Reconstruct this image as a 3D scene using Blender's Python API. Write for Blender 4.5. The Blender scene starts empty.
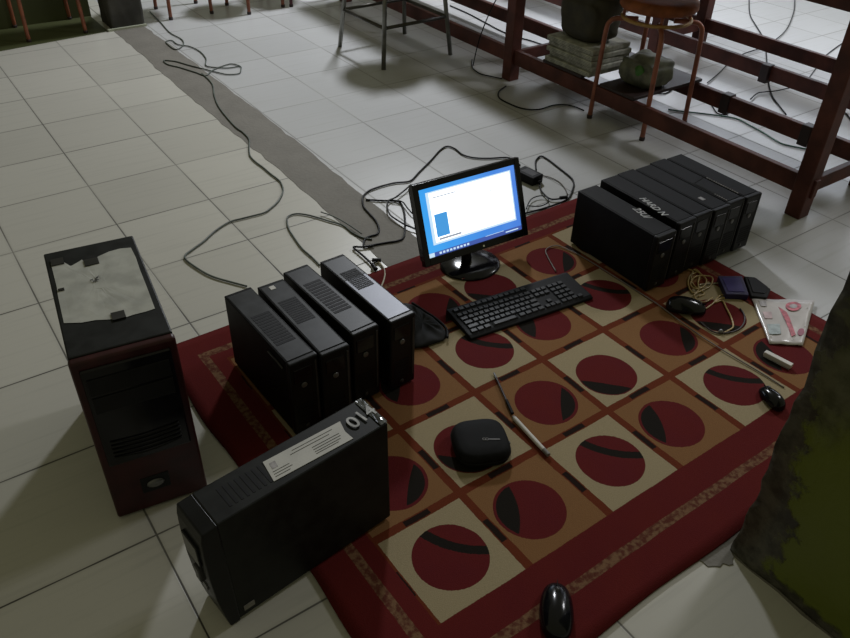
import bpy, bmesh, math, random
from math import sin, cos, pi, sqrt
from mathutils import Vector, Matrix
random.seed(7)
scene = bpy.context.scene
COL = scene.collection

# ------------------------------------------------------------------ materials
class E:
    """tiny expression wrapper around math nodes"""
    def __init__(s, nt, v): s.nt = nt; s.v = v
    def op(s, o, *a, clamp=False):
        n = s.nt.nodes.new('ShaderNodeMath'); n.operation = o; n.use_clamp = clamp
        for i, x in enumerate((s,) + a):
            x = x.v if isinstance(x, E) else x
            if isinstance(x, (int, float)): n.inputs[i].default_value = x
            else: s.nt.links.new(x, n.inputs[i])
        return E(s.nt, n.outputs[0])
    def __add__(s, o): return s.op('ADD', o)
    def __sub__(s, o): return s.op('SUBTRACT', o)
    def __mul__(s, o): return s.op('MULTIPLY', o)
    def __truediv__(s, o): return s.op('DIVIDE', o)
    def lt(s, o): return s.op('LESS_THAN', o)
    def gt(s, o): return s.op('GREATER_THAN', o)
    def fract(s): return s.op('FRACT')
    def floor(s): return s.op('FLOOR')
    def abs(s): return s.op('ABSOLUTE')
    def max(s, o): return s.op('MAXIMUM', o)
    def min(s, o): return s.op('MINIMUM', o)
    def sqrt(s): return s.op('SQRT')
    def inv(s): return s.op('MULTIPLY_ADD', -1.0, 1.0)
    def smooth(s, a, b):
        n = s.nt.nodes.new('ShaderNodeMapRange'); n.interpolation_type = 'SMOOTHSTEP'
        s.nt.links.new(s.v, n.inputs[0]); n.inputs[1].default_value = a; n.inputs[2].default_value = b
        return E(s.nt, n.outputs[0])

def length2(x, y): return (x * x + y * y).sqrt()

def new_mat(name):
    m = bpy.data.materials.new(name); m.use_nodes = True
    nt = m.node_tree; b = nt.nodes['Principled BSDF']
    return m, nt, b

def coords(nt, kind='Object'):
    tc = nt.nodes.new('ShaderNodeTexCoord'); s = nt.nodes.new('ShaderNodeSeparateXYZ')
    nt.links.new(tc.outputs[kind], s.inputs[0])
    return tc.outputs[kind], E(nt, s.outputs[0]), E(nt, s.outputs[1]), E(nt, s.outputs[2])

def noise(nt, vec, scale, detail=3, rough=.5):
    n = nt.nodes.new('ShaderNodeTexNoise'); n.inputs['Scale'].default_value = scale
    n.inputs['Detail'].default_value = detail; n.inputs['Roughness'].default_value = rough
    nt.links.new(vec, n.inputs['Vector']); return E(nt, n.outputs['Fac'])

def mix(nt, f, a, b):
    n = nt.nodes.new('ShaderNodeMix'); n.data_type = 'RGBA'
    for sock, x in ((n.inputs[0], f), (n.inputs[6], a), (n.inputs[7], b)):
        x = x.v if isinstance(x, E) else x
        if isinstance(x, (int, float)): sock.default_value = x
        elif isinstance(x, tuple): sock.default_value = (*x, 1)
        else: nt.links.new(x, sock)
    return n.outputs[2]

def bump(nt, b, h, strength=.3, dist=.002):
    n = nt.nodes.new('ShaderNodeBump'); n.inputs['Strength'].default_value = strength; n.inputs['Distance'].default_value = dist
    nt.links.new(h.v, n.inputs['Height']); nt.links.new(n.outputs[0], b.inputs['Normal'])

def simple(name, col, rough=.5, metal=0., var=.25, scale=18, spec=.5, emit=None, es=0):
    m, nt, b = new_mat(name)
    vec, x, y, z = coords(nt)
    n = noise(nt, vec, scale)
    lo = tuple(c * (1 - var) for c in col); hi = tuple(min(1, c * (1 + var)) for c in col)
    nt.links.new(mix(nt, n.smooth(.3, .7), lo, hi), b.inputs['Base Color'])
    nt.links.new((n * .15 + (rough - .07)).v, b.inputs['Roughness'])
    b.inputs['Metallic'].default_value = metal
    b.inputs['Specular IOR Level'].default_value = spec
    if emit: b.inputs['Emission Color'].default_value = (*emit, 1); b.inputs['Emission Strength'].default_value = es
    return m

M = {}
M['black'] = simple('black_painted_steel', (.0045, .0042, .0045), .55, 0, .3, spec=.12)
M['black_top'] = simple('dusty_black_steel', (.0085, .009, .0085), .5, 0, .35, 30, spec=.2)
M['matte'] = simple('matte_black_plastic', (.005, .005, .006), .6, spec=.15)
M['gloss'] = simple('glossy_black_plastic', (.005, .005, .007), .16, 0, .2, spec=.3)
M['bezel'] = simple('dark_bezel_plastic', (.006, .006, .007), .38, spec=.2)
M['trimgrey'] = simple('dark_grey_trim', (.035, .034, .036), .35, spec=.3)
M['silver'] = simple('silver_plastic', (.16, .16, .165), .35, .5)
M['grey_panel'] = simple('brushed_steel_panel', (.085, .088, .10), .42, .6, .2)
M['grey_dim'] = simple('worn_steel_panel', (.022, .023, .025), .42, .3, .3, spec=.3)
M['vent'] = simple('vent_panel', (.006, .006, .008), .6, 0, .3, 60, spec=.2)
M['darkred'] = simple('dark_red_plastic', (.030, .0045, .0055), .36, 0, .3, spec=.3)
M['paper'] = simple('crumpled_paper', (.36, .36, .33), .85, 0, .14, 22)
M['label'] = simple('printed_sticker', (.46, .45, .43), .6, 0, .08)
M['ink'] = simple('grey_ink', (.08, .08, .085), .7)
M['chalk'] = simple('pale_marker_ink', (.36, .36, .37), .6, 0, .3, 60)
M['tape'] = simple('black_tape', (.014, .013, .012), .4)
M['cleartape'] = simple('wrinkled_clear_tape', (.10, .105, .11), .12, 0, .7, 40)
M['cable'] = simple('black_cable_rubber', (.006, .006, .007), .5, spec=.2)
M['cable_green'] = simple('grey_green_cable', (.060, .075, .062), .5)
M['cable_grey'] = simple('grey_cable', (.13, .11, .095), .55)
M['cable_beige'] = simple('beige_cable', (.32, .28, .2), .55)
M['cable_gold'] = simple('yellow_cable', (.30, .21, .075), .4)
M['wood'] = simple('red_brown_painted_wood', (.092, .028, .021), .5, 0, .35, 9, spec=.3)
M['wood_dark'] = simple('dark_wood_clamp', (.022, .010, .010), .5)
M['redtube'] = simple('rust_red_tube', (.26, .085, .05), .4, .1, .3)
M['ochretube'] = simple('ochre_tube', (.33, .19, .06), .4, .1, .3)
M['orangeseat'] = simple('orange_brown_seat', (.24, .075, .03), .6, spec=.2)
M['orangetube'] = simple('orange_tube', (.22, .065, .03), .45)
M['darktube'] = simple('dark_maroon_tube', (.08, .02, .03), .45)
M['chrome'] = simple('dull_chrome_tube', (.20, .20, .18), .35, .8)
M['darksteel'] = simple('dark_stretcher_steel', (.05, .045, .035), .4, .5)
M['newsprint'] = simple('newsprint', (.36, .36, .31), .85, 0, .3, 30)
M['bagdark'] = simple('dark_olive_bag', (.035, .030, .016), .7, 0, .4, 12)
M['baggreen'] = simple('grey_green_bag', (.11, .115, .085), .6, 0, .55, 16)
M['green'] = simple('green_plastic', (.05, .16, .03), .5)
M['indigo'] = simple('indigo_plastic', (.018, .014, .060), .4, spec=.25)
M['white_plastic'] = simple('white_plastic', (.52, .50, .47), .45, 0, .08)
M['capgrey'] = simple('grey_cap', (.18, .17, .16), .45)
M['key'] = simple('keycap_plastic', (.011, .012, .016), .42, 0, .2, spec=.35)
M['cloth'] = simple('black_fabric', (.007, .007, .007), .7, 0, .5, 40, spec=.2)
M['pouch'] = simple('pouch_shell', (.006, .006, .0065), .75, 0, .3, 80, spec=.15)
M['logo'] = simple('grey_logo_print', (.22, .21, .22), .6)
M['dirtwall'] = simple('bare_cement', (.05, .048, .042), .85, 0, .4, 8)
M['pink'] = simple('pink_red_print', (.42, .10, .13), .4, 0, .35, 60)
M['greyprint'] = simple('pale_grey_print', (.33, .31, .32), .5, 0, .3, 60)
M['blueprint'] = simple('pale_blue_print', (.32, .37, .38), .4, 0, .2, 60)
M['glint'] = simple('bright_metal', (.8, .8, .8), .15, 1, .1)

def screen_mat(name, col, s):
    m, nt, b = new_mat(name); vec, x, y, z = coords(nt)
    n = noise(nt, vec, 6)
    nt.links.new(mix(nt, n.smooth(.2, .8), tuple(c * .92 for c in col), col), b.inputs['Emission Color'])
    b.inputs['Base Color'].default_value = (.01, .01, .01, 1)
    b.inputs['Emission Strength'].default_value = s
    b.inputs['Roughness'].default_value = .3
    return m

# white tiles
m, nt, b = new_mat('white_floor_tiles'); M['tiles'] = m
vec, x, y, z = coords(nt)
zone = x.gt(1.25)
def tile(ox, oy, T):
    u = (x - ox) / T; v = (y - oy) / T
    fu = u.fract(); fv = v.fract()
    d = fu.min(fu.inv()).min(fv.min(fv.inv())) * T
    return d, u.floor(), v.floor()
dL, uL, vL = tile(.1578, 3.9056, .34)
dR, uR, vR = tile(2.33 - 20 * .333, 1.203 - 20 * .3355, .3345)
def sel(a, c): return a * zone.inv() + c * zone
d = sel(dL, dR); ui = sel(uL, uR); vi = sel(vL, vR)
wn = nt.nodes.new('ShaderNodeTexWhiteNoise'); wn.noise_dimensions = '2D'
cb = nt.nodes.new('ShaderNodeCombineXYZ'); nt.links.new(ui.v, cb.inputs[0]); nt.links.new(vi.v, cb.inputs[1]); nt.links.new(cb.outputs[0], wn.inputs['Vector'])
rnd = E(nt, wn.outputs['Value'])
big = noise(nt, vec, 1.3, 4); fine = noise(nt, vec, 60, 3)
mp = nt.nodes.new('ShaderNodeMapping'); mp.inputs['Rotation'].default_value = (0, 0, .75); mp.inputs['Scale'].default_value = (3, 70, 1)
nt.links.new(vec, mp.inputs[0]); streak = noise(nt, mp.outputs[0], 1.0, 3)
base = mix(nt, rnd * .5 + big * .5, (.41, .397, .36), (.51, .495, .45))
base = mix(nt, zone * .8, base, mix(nt, rnd * .5 + big * .5, (.39, .395, .41), (.47, .475, .495)))
base = mix(nt, streak.smooth(.5, .75) * .25, base, (.30, .295, .27))
gw = noise(nt, vec, 7, 2) * .0022 + .0007
grout = (d - gw).smooth(-.0006, .0012).inv()
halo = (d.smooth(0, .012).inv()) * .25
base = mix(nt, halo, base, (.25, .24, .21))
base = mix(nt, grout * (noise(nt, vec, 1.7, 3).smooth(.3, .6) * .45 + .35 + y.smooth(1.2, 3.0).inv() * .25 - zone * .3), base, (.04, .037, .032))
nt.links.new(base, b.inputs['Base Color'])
nt.links.new((big * .12 + grout * .4 + .26).v, b.inputs['Roughness'])
b.inputs['Specular IOR Level'].default_value = .4
bump(nt, b, (grout * -1.0) + streak * .08 + fine * .03, .35, .0015)

# cement strip
m, nt, b = new_mat('bare_cement_strip'); M['cement'] = m
vec, x, y, z = coords(nt)
n1 = noise(nt, vec, 9, 6); n2 = noise(nt, vec, 70, 4)
nt.links.new(mix(nt, n1 * .7 + n2 * .3, (.10, .092, .078), (.21, .195, .17)), b.inputs['Base Color'])
b.inputs['Roughness'].default_value = .8; bump(nt, b, n1 + n2, .5, .003)

# olive green painted wall
def green_wall(name, dirt):
    m, nt, b = new_mat(name); vec, x, y, z = coords(nt)
    n1 = noise(nt, vec, 3.2, 6, .6); n2 = noise(nt, vec, 22, 5, .65)
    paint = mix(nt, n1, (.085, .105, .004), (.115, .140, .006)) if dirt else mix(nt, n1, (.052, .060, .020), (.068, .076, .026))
    if dirt:
        # worn and dirty along the outer corner (y near .46) and low down
        e = (y * -1.0 + .46) + (n1 - .5) * .20 + (n2 - .5) * .16
        a = (e + (z * .10)).smooth(.072, .10).inv()
        patch = ((z - .58).abs() * .8 + (y - .40).abs() * .8 + (n1 - .5) * .3 + (n2 - .5) * .1).smooth(.09, .20).inv()
        base_d = (z + (n2 - .5) * .05).smooth(.015, .03).inv()
        f = a.max(patch * .8).max(base_d)
        dc = mix(nt, n2.smooth(.35, .65), (.026, .024, .017), (.085, .080, .060))
        nt.links.new(mix(nt, f, paint, dc), b.inputs['Base Color'])
        bump(nt, b, f * -.6 + n2 * .7, .6, .006)
    else:
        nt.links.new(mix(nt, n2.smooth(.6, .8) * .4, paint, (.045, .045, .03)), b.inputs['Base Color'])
    b.inputs['Roughness'].default_value = .55
    return m
M['pillar'] = green_wall('worn_green_paint', True)
M['wallgreen'] = green_wall('green_wall_and_floor_shade', False)
M['plaster'] = simple('pale_green_plaster', (.40, .42, .33), .8, 0, .08, 2)

# rug
RW, RH = .24136, .2487
m, nt, b = new_mat('woven_rug'); M['rug'] = m
vec, x0, y0, z = coords(nt)
wob = noise(nt, vec, 9, 2); wob2 = noise(nt, vec, 220, 2)
x = x0 + (wob - .5) * .006 + (wob2 - .5) * .003; y = y0 + (wob - .5) * .006 + (wob2 - .5) * .003 - .003
u = x / RW; v = y / RH; iu = u.floor(); iv = v.floor()
lx = (u.fract() - .5) * RW; ly = (v.fract() - .5) * RH
elx, ely = lx, ly
par = ((iu + iv) * .5).fract().gt(.25)            # 1 = tan cell
odd = (iv * .5).fract().gt(.25)                   # 1 = odd row
row2 = iv.gt(1.5) * iv.lt(2.5)
# the discs are woven slightly off the middle of their squares
lx = lx + par * odd.inv() * .018 - par * odd * .012 + par.inv() * odd * .018 - row2 * .015
ly = ly + par * odd * .010 + par.inv() * odd * .022
r = length2(lx, ly)
def dist(cx, cy): return length2(lx - cx, ly - cy)
arc = (dist(.172, .136) - .194).abs().lt(.0112)
eb = dist(-.200, .120).lt(.208) * r.lt(.076)
ow = dist(-.5, -.46).lt(.640) * r.lt(.080)
ob = dist(.40, -.362).lt(.502) * r.lt(.075)
crescent = (arc * odd.inv() + ow * odd) * par.inv() + (eb * odd.inv() + ob * odd) * par
disc = r.lt(.083)
field = mix(nt, par, (.35, .285, .175), (.23, .115, .048))
discc = mix(nt, wob, (.125, .012, .010), (.10, .010, .016))
c = mix(nt, disc, field, mix(nt, crescent, discc, (.010, .009, .007)))
ex = elx.abs().inv() - (1 - RW / 2); ey = ely.abs().inv() - (1 - RH / 2)   # distance to cell edge
line = ex.min(ey).lt(.0105)
dash = (ex.lt(.0105) * ely.abs().lt(.034) + ey.lt(.0105) * elx.abs().lt(.034)).min(1.0) * (ex.min(ey).lt(.0075))
c = mix(nt, line, c, mix(nt, dash, (.135, .028, .010), (.014, .007, .005)))
inside = x.gt(.004) * x.lt(6 * RW) * y.gt(.010) * y.lt(4 * RH)
bx_ = (x * -1.0).max(x - 6 * RW); by_ = (y * -1.0).max(y - 4 * RH); bd = bx_.max(by_)
band = (bd - .078).abs() * y.lt(0) + (bd - .045).abs() * y.gt(0)
band = band.lt(.0115)
redb = mix(nt, wob, (.125, .013, .010), (.10, .009, .012))
bandc = mix(nt, noise(nt, vec, 90, 3).smooth(.35, .65), (.10, .028, .018), (.20, .11, .06))
c = mix(nt, inside, mix(nt, band, redb, bandc), c)
pile = noise(nt, vec, 450, 2)
c = mix(nt, pile * .35, c, (.02, .012, .01))
nt.links.new(c, b.inputs['Base Color']); b.inputs['Roughness'].default_value = .95; b.inputs['Specular IOR Level'].default_value = .1
bump(nt, b, pile + crescent * -.2, .5, .002)

# ------------------------------------------------------------------ mesh helpers
class MB:
    def __init__(s): s.bm = bmesh.new()
    def box(s, x0, x1, y0, y1, z0, z1, mat=None):
        vs = [s.bm.verts.new(p) for p in ((x0,y0,z0),(x1,y0,z0),(x1,y1,z0),(x0,y1,z0),(x0,y0,z1),(x1,y0,z1),(x1,y1,z1),(x0,y1,z1))]
        if mat:
            for q in vs: q.co = mat @ q.co
        for f in ((0,3,2,1),(4,5,6,7),(0,1,5,4),(1,2,6,5),(2,3,7,6),(3,0,4,7)): s.bm.faces.new([vs[i] for i in f])
        return s
    def prism(s, pts, z0, z1):
        lo = [s.bm.verts.new((p[0], p[1], z0)) for p in pts]; hi = [s.bm.verts.new((p[0], p[1], z1)) for p in pts]
        s.bm.faces.new(lo[::-1]); s.bm.faces.new(hi); n = len(pts)
        for i in range(n): s.bm.faces.new((lo[i], lo[(i+1)%n], hi[(i+1)%n], hi[i]))
        return s
    def tube(s, pts, r, seg=8, smooth=True, closed=False, taper=None):
        P = [Vector(p) for p in pts]
        if smooth and len(P) > 2: P = catmull(P, 5)
        rings = []; prev = None
        for i, p in enumerate(P):
            if closed: t = P[(i+1) % len(P)] - P[i-1]
            else: t = P[min(i+1, len(P)-1)] - P[max(i-1, 0)]
            if t.length < 1e-9: t = Vector((0,0,1))
            t.normalize()
            if prev is None:
                a = Vector((0,0,1)) if abs(t.z) < .9 else Vector((1,0,0))
                nrm = t.cross(a).normalized()
            else:
                nrm = (prev - t * prev.dot(t))
                nrm = nrm.normalized() if nrm.length > 1e-6 else t.orthogonal().normalized()
            prev = nrm; bn = t.cross(nrm)
            rr = r if taper is None else r * (1 + (taper - 1) * i / (len(P) - 1))
            rings.append([s.bm.verts.new(p + (nrm * cos(2*pi*k/seg) + bn * sin(2*pi*k/seg)) * rr) for k in range(seg)])
        for i in range(len(rings) - (0 if closed else 1)):
            A, B = rings[i], rings[(i+1) % len(rings)]
            for k in range(seg): s.bm.faces.new((A[k], A[(k+1)%seg], B[(k+1)%seg], B[k]))
        if not closed: s.bm.faces.new(rings[0][::-1]); s.bm.faces.new(rings[-1])
        return s
    def lathe(s, prof, seg=32, cx=0, cy=0, sx=1, sy=1):
        rings = [[s.bm.verts.new((cx + r * sx * cos(2*pi*k/seg), cy + r * sy * sin(2*pi*k/seg), z)) for k in range(seg)] for r, z in prof]
        for A, B in zip(rings, rings[1:]):
            for k in range(seg): s.bm.faces.new((A[k], A[(k+1)%seg], B[(k+1)%seg], B[k]))
        s.bm.faces.new(rings[0][::-1]); s.bm.faces.new(rings[-1])
        return s
    def xf(s, mat): bmesh.ops.transform(s.bm, matrix=mat, verts=s.bm.verts); return s
    def build(s, name, mat, parent=None, bevel=0, smooth=False, seg=2):
        bmesh.ops.recalc_face_normals(s.bm, faces=s.bm.faces)
        me = bpy.data.meshes.new(name); s.bm.to_mesh(me); s.bm.free()
        if smooth:
            for p in me.polygons: p.use_smooth = True
        me.materials.append(mat)
        o = bpy.data.objects.new(name, me); COL.objects.link(o)
        if parent: o.parent = parent
        if bevel:
            bv = o.modifiers.new('bevel', 'BEVEL'); bv.width = bevel; bv.segments = seg; bv.limit_method = 'ANGLE'
        return o

def catmull(P, n):
    out = []
    for i in range(len(P) - 1):
        p0 = P[max(i-1, 0)]; p1 = P[i]; p2 = P[i+1]; p3 = P[min(i+2, len(P)-1)]
        for k in range(n):
            t = k / n
            out.append(.5 * ((2*p1) + (p2-p0)*t + (2*p0-5*p1+4*p2-p3)*t*t + (3*p1-p0-3*p2+p3)*t*t*t))
    out.append(P[-1]); return out

def tag(o, label, cat, group=None, kind=None):
    o['label'] = label; o['category'] = cat
    if group: o['group'] = group
    if kind: o['kind'] = kind
    return o
def thing(name, label, cat, loc=(0,0,0), rz=0, group=None):
    o = bpy.data.objects.new(name, None); o.empty_display_size = .05; COL.objects.link(o)
    o.location = loc; o.rotation_euler = (0, 0, rz)
    return tag(o, label, cat, group)
def struct(o, label=None):
    o['kind'] = 'structure'
    if label: o['label'] = label
    return o
def copy_tree(o, parent=None):
    c = o.copy(); COL.objects.link(c); c.parent = parent
    for ch in list(o.children): copy_tree(ch, c)
    return c
def text_obj(name, body, size, mat, parent, loc, rot, ext=.0004, shear=0, bold=0):
    cu = bpy.data.curves.new(name, 'FONT'); cu.body = body; cu.size = size; cu.extrude = ext; cu.shear = shear; cu.offset = bold
    cu.align_x = 'CENTER'; cu.align_y = 'CENTER'
    tmp = bpy.data.objects.new(name + '_tmp', cu); COL.objects.link(tmp)
    dg = bpy.context.evaluated_depsgraph_get(); me = bpy.data.meshes.new_from_object(tmp.evaluated_get(dg))
    bpy.data.objects.remove(tmp)
    me.materials.clear(); me.materials.append(mat)
    o = bpy.data.objects.new(name, me); COL.objects.link(o); o.parent = parent; o.location = loc; o.rotation_euler = rot
    return o

# ------------------------------------------------------------------ setting
FX0, FX1, FY0, FY1 = -2.2, 7.0, -1.6, 8.0
o = MB().box(FX0, FX1, FY0, FY1, -.05, 0).build('floor', M['tiles']); struct(o, 'glossy white square floor tiles with dark dirty joints')

# strip of bare cement where a wall once stood
pts = []
ys = [ -.2 + i * .06 for i in range(int((4.72 + .2) / .06) + 1)] + [4.72]
L = [(1.157 + random.uniform(-.006, .006) + .006 * sin(q * 3), q) for q in ys]
R = [(1.342 + random.uniform(-.006, .006) + .008 * sin(q * 2 + 1), q) for q in reversed(ys)]
o = MB().prism(L + R, -.01, .0012).build('trim_1', M['cement']); struct(o, 'strip of bare grey cement between the tile fields')

# near pillar with worn green paint
bm = bmesh.new()
def pillar(name, x0, x1, y0, y1, h, mat, wob=0.0, low=None):
    s = MB(); n = 60
    ring = []
    per = []
    k = 14
    for i in range(k): per.append((x0, y1 + (y0 - y1) * i / k))
    for i in range(k): per.append((x0 + (x1 - x0) * i / k, y0))
    for i in range(k): per.append((x1, y0 + (y1 - y0) * i / k))
    for i in range(k): per.append((x1 + (x0 - x1) * i / k, y1))
    rings = []
    for j in range(n + 1):
        z = h * (j / n) ** 1.5
        rr = []
        for i, (px, py) in enumerate(per):
            cx, cy = (x0 + x1) / 2, (y0 + y1) / 2
            w = (sin(z * 23 + i * 1.3) + sin(z * 61 + i * 2.1) * .6 + random.uniform(-1, 1) * .6) * wob
            if low and z < .05: w += low * (1 - z / .05) * (0.6 + .4 * sin(i * 2.3))
            dx = (px - cx) / (x1 - x0) * 2; dy = (py - cy) / (y1 - y0) * 2
            rr.append(s.bm.verts.new((px + dx * w, py + dy * w, z)))
        rings.append(rr)
    N = len(per)
    for A, B in zip(rings, rings[1:]):
        for i in range(N): s.bm.faces.new((A[i], A[(i+1)%N], B[(i+1)%N], B[i]))
    s.bm.faces.new(rings[0][::-1]); s.bm.faces.new(rings[-1])
    return s.build(name, mat, smooth=True)
o = pillar('wall_pillar_near', 1.168, 1.46, -.35, .458, 2.9, M['pillar'], .0022, .006)
struct(o, 'worn green painted pillar with dirty bare cement corner, in the right foreground')
# broken cement crumbs spread at its foot
s = MB()
random.seed(3)
P = []
for i in range(22):
    a = 2 * pi * i / 22; rr = .028 + .016 * random.random() + .018 * max(0, cos(a - 2.5))
    P.append((1.135 + rr * cos(a) * .9, .475 + rr * sin(a) * 1.0))
s.prism(P, -.002, .002)
o = s.build('trim_2', M['cement'], bevel=.001); struct(o, 'ragged cement smear on the tiles at the foot of the near pillar')
o = pillar('wall_pillar_far', 1.160, 1.345, 4.72, 4.93, 2.9, M['dirtwall'], .001); struct(o, 'bare dark cement pillar at the far end of the cement strip')
o = MB().box(1.13, 1.35, 4.705, 4.722, 0, .012).build('trim_3', M['plaster']); struct(o)
# green wall left of the far pillar and the floor in front, its green shade put into the colour
o = MB().box(FX0, 1.135, 5.06, 5.2, 0, 2.9).build('wall_left', M['wallgreen']); struct(o, 'olive green painted wall at the far left')
o = MB().prism([(FX0, 4.66), (.5, 4.66), (1.13, 4.72), (1.13, 5.06), (FX0, 5.06)], -.01, .002).build('trim_4', M['wallgreen']); struct(o, 'strip of floor along the green wall with its dark green shade coloured in')
# outer room shell: far wall and right wall with window openings
o = MB().box(FX0, FX1, FY1, FY1 + .12, 0, 3.1).build('wall_back', M['plaster']); struct(o)
s = MB()
s.box(FX1, FX1 + .12, FY0, 1.2, 0, 3.1).box(FX1, FX1 + .12, 7.0, FY1, 0, 3.1).box(FX1, FX1 + .12, 1.2, 7.0, 0, .9).box(FX1, FX1 + .12, 1.2, 7.0, 2.4, 3.1)
o = s.build('wall_right', M['plaster']); struct(o)
s = MB()
for i in range(7): yy = 1.2 + i * (5.8 / 6); s.box(FX1 + .02, FX1 + .08, yy - .03, yy + .03, .9, 2.4)
s.box(FX1 + .02, FX1 + .08, 1.2, 7.0, .9, .95).box(FX1 + .02, FX1 + .08, 1.2, 7.0, 2.35, 2.4)
o = s.build('window_1', M['wood']); struct(o, 'row of wooden window frames in the right wall')

# ------------------------------------------------------------------ rug
ph = .01379
RO = Vector((.53059, .65261, 0))
s = MB()
nx, ny = 60, 46
random.seed(5)
def edge(k, n, a, b_): return a + (b_ - a) * k / n
vv = {}
for lay, z in ((0, 0.0005), (1, .008)):
    for i in range(nx + 1):
        for j in range(ny + 1):
            xx = edge(i, nx, -.142, 1.562); yy = edge(j, ny, -.178, 1.132)
            if i == 0: xx += .004 * sin(j * .5) + (.05 if j > 40 else 0) * 0
            if j == 0: yy += .003 * sin(i * .4)
            zz = z + (.0012 * sin(i * .31) * sin(j * .27) if lay else 0)
            vv[lay, i, j] = s.bm.verts.new((xx, yy, zz))
for i in range(nx):
    for j in range(ny):
        s.bm.faces.new((vv[1,i,j], vv[1,i+1,j], vv[1,i+1,j+1], vv[1,i,j+1]))
        s.bm.faces.new((vv[0,i,j], vv[0,i,j+1], vv[0,i+1,j+1], vv[0,i+1,j]))
for i in range(nx):
    for j in (0, ny): s.bm.faces.new((vv[0,i,j], vv[0,i+1,j], vv[1,i+1,j], vv[1,i,j]))
for j in range(ny):
    for i in (0, nx): s.bm.faces.new((vv[0,i,j], vv[0,i,j+1], vv[1,i,j+1], vv[1,i,j]))
rug = s.build('rug', M['rug'], smooth=True)
rug.location = RO; rug.rotation_euler = (0, 0, ph)
tag(rug, 'dark red rug woven with cream and tan squares and red discs', 'rug')
ZR = .0092

# ------------------------------------------------------------------ left tower (red bezel, paper on top)
def rounded_box(s, x0, x1, y0, y1, z0, z1): s.box(x0, x1, y0, y1, z0, z1)
w, d_, h = .198, .423, .447
t = thing('computer_tower', 'tall black computer tower with dark red front and torn paper taped on top', 'computer', (.1033, 1.2701, 0), -.134)
MB().box(.002, w - .002, .018, d_, .008, h).build('case', M['black_top'], t, .003)
MB().box(0, w, 0, .02, .004, h - .002).build('front_bezel', M['darkred'], t, .006, seg=3)
MB().box(.014, w - .014, -.005, .002, .165, h - .022).build('front_panel', M['gloss'], t, .004)
MB().box(.022, w - .022, -.0075, -.004, .362, .402).build('disc_drive', M['bezel'], t, .001)
MB().box(.022, w - .022, -.0075, -.004, .315, .355).build('disc_drive', M['bezel'], t, .001)
s = MB()
for k in range(5): s.tube([(.03 + .0, -.007, .19 + k * .011), (w / 2, -.009, .183 + k * .011), (w - .03, -.007, .19 + k * .011)], .0016, 6)
s.build('front_grille', M['bezel'], t, smooth=True)
s = MB(); s.lathe([(.0, 0), (.017, 0), (.019, .003), (.015, .006), (.0, .0065)], 28, 0, 0, 1, .62)
o = s.build('emblem', M['silver'], t, smooth=True); o.location = (w * .47, .0005, .078); o.rotation_euler = (pi / 2, 0, 0)
MB().box(w * .47 - .03, w * .47 + .03, -.0015, .001, .055, .10).build('emblem_plate', M['bezel'], t, .006, seg=3)
for fx in (.03, w - .03):
    for fy in (.04, d_ - .04): MB().lathe([(.011, 0), (.012, .009)], 14, fx, fy).build('rubber_foot', M['matte'], t)
# torn sheet, outline in tower-top coordinates (x across, y back)
def local_of(px, py):
    dx, dy = px - .1033, py - 1.2701; c, s_ = cos(.134), sin(.134)
    return (dx * c - dy * s_, dx * s_ + dy * c)
sheet = [(0.1657, 1.6377), (0.1896, 1.6319), (0.1879, 1.6091), (0.2016, 1.6050), (0.2188, 1.6131), (0.2265, 1.6178), (0.2292, 1.5967), (0.2437, 1.6019), (0.2595, 1.6113), (0.2861, 1.6190), (0.3107, 1.6184), (0.3327, 1.6093), (0.3284, 1.5620), (0.3198, 1.5097), (0.3113, 1.4464), (0.3039, 1.3944), (0.2976, 1.3525), (0.2790, 1.3523), (0.2555, 1.3555), (0.2374, 1.3553), (0.2280, 1.3574), (0.2072, 1.3670), (0.1870, 1.3783), (0.1616, 1.3850), (0.1318, 1.4025), (0.1388, 1.4518), (0.1466, 1.5052), (0.1525, 1.5361), (0.1568, 1.5690)]
sheet = [local_of(*q) for q in sheet]
s = MB(); random.seed(11)
top = []
cx = sum(q[0] for q in sheet) / len(sheet); cy = sum(q[1] for q in sheet) / len(sheet)
N = len(sheet); levels = [1, .85, .68, .5, .32, .15]
rings = []
for li, lv in enumerate(levels):
    rings.append([s.bm.verts.new((cx + (q[0] - cx) * lv, cy + (q[1] - cy) * lv, h + .0008 + (random.uniform(0, .0008) if li else .0004))) for q in sheet])
for A, B in zip(rings, rings[1:]):
    for i in range(N): s.bm.faces.new((A[i], A[(i+1)%N], B[(i+1)%N], B[i]))
s.bm.faces.new(rings[-1])
o = s.build('paper_sheet', M['paper'], t); o['label'] = 'torn crumpled white paper sheet'
for q in ([(0.2286, 1.6020), (0.2534, 1.5908)], [(0.2175, 1.3683), (0.2400, 1.3697)], [(0.1686, 1.6407), (0.1896, 1.6319)], [(0.1550, 1.5301), (0.1607, 1.5133)]):
    a, c_ = local_of(*q[0]), local_of(*q[1])
    hw = abs(c_[0] - a[0]) / 2 + .002; mx, my = (a[0] + c_[0]) / 2, (a[1] + c_[1]) / 2
    small = hw < .006
    MB().box(mx - hw, mx + hw, my - (.004 if small else .014), my + (.004 if small else .012), h + .0012, h + .0036).build('tape', M['tape'], t)
s = MB()
mk = local_of(*[(0.2273, 1.5233)][0])
for k in range(9):
    a = random.uniform(0, 6.28); rr = random.uniform(0, .014); xx, yy = mk[0] + rr * cos(a), mk[1] + rr * sin(a) * .7
    s.tube([(xx, yy, h + .0034), (xx + random.uniform(-.008, .008), yy + random.uniform(-.005, .005), h + .0034)], .0009, 5, False)
s.build('handwriting', M['ink'], t)

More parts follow.
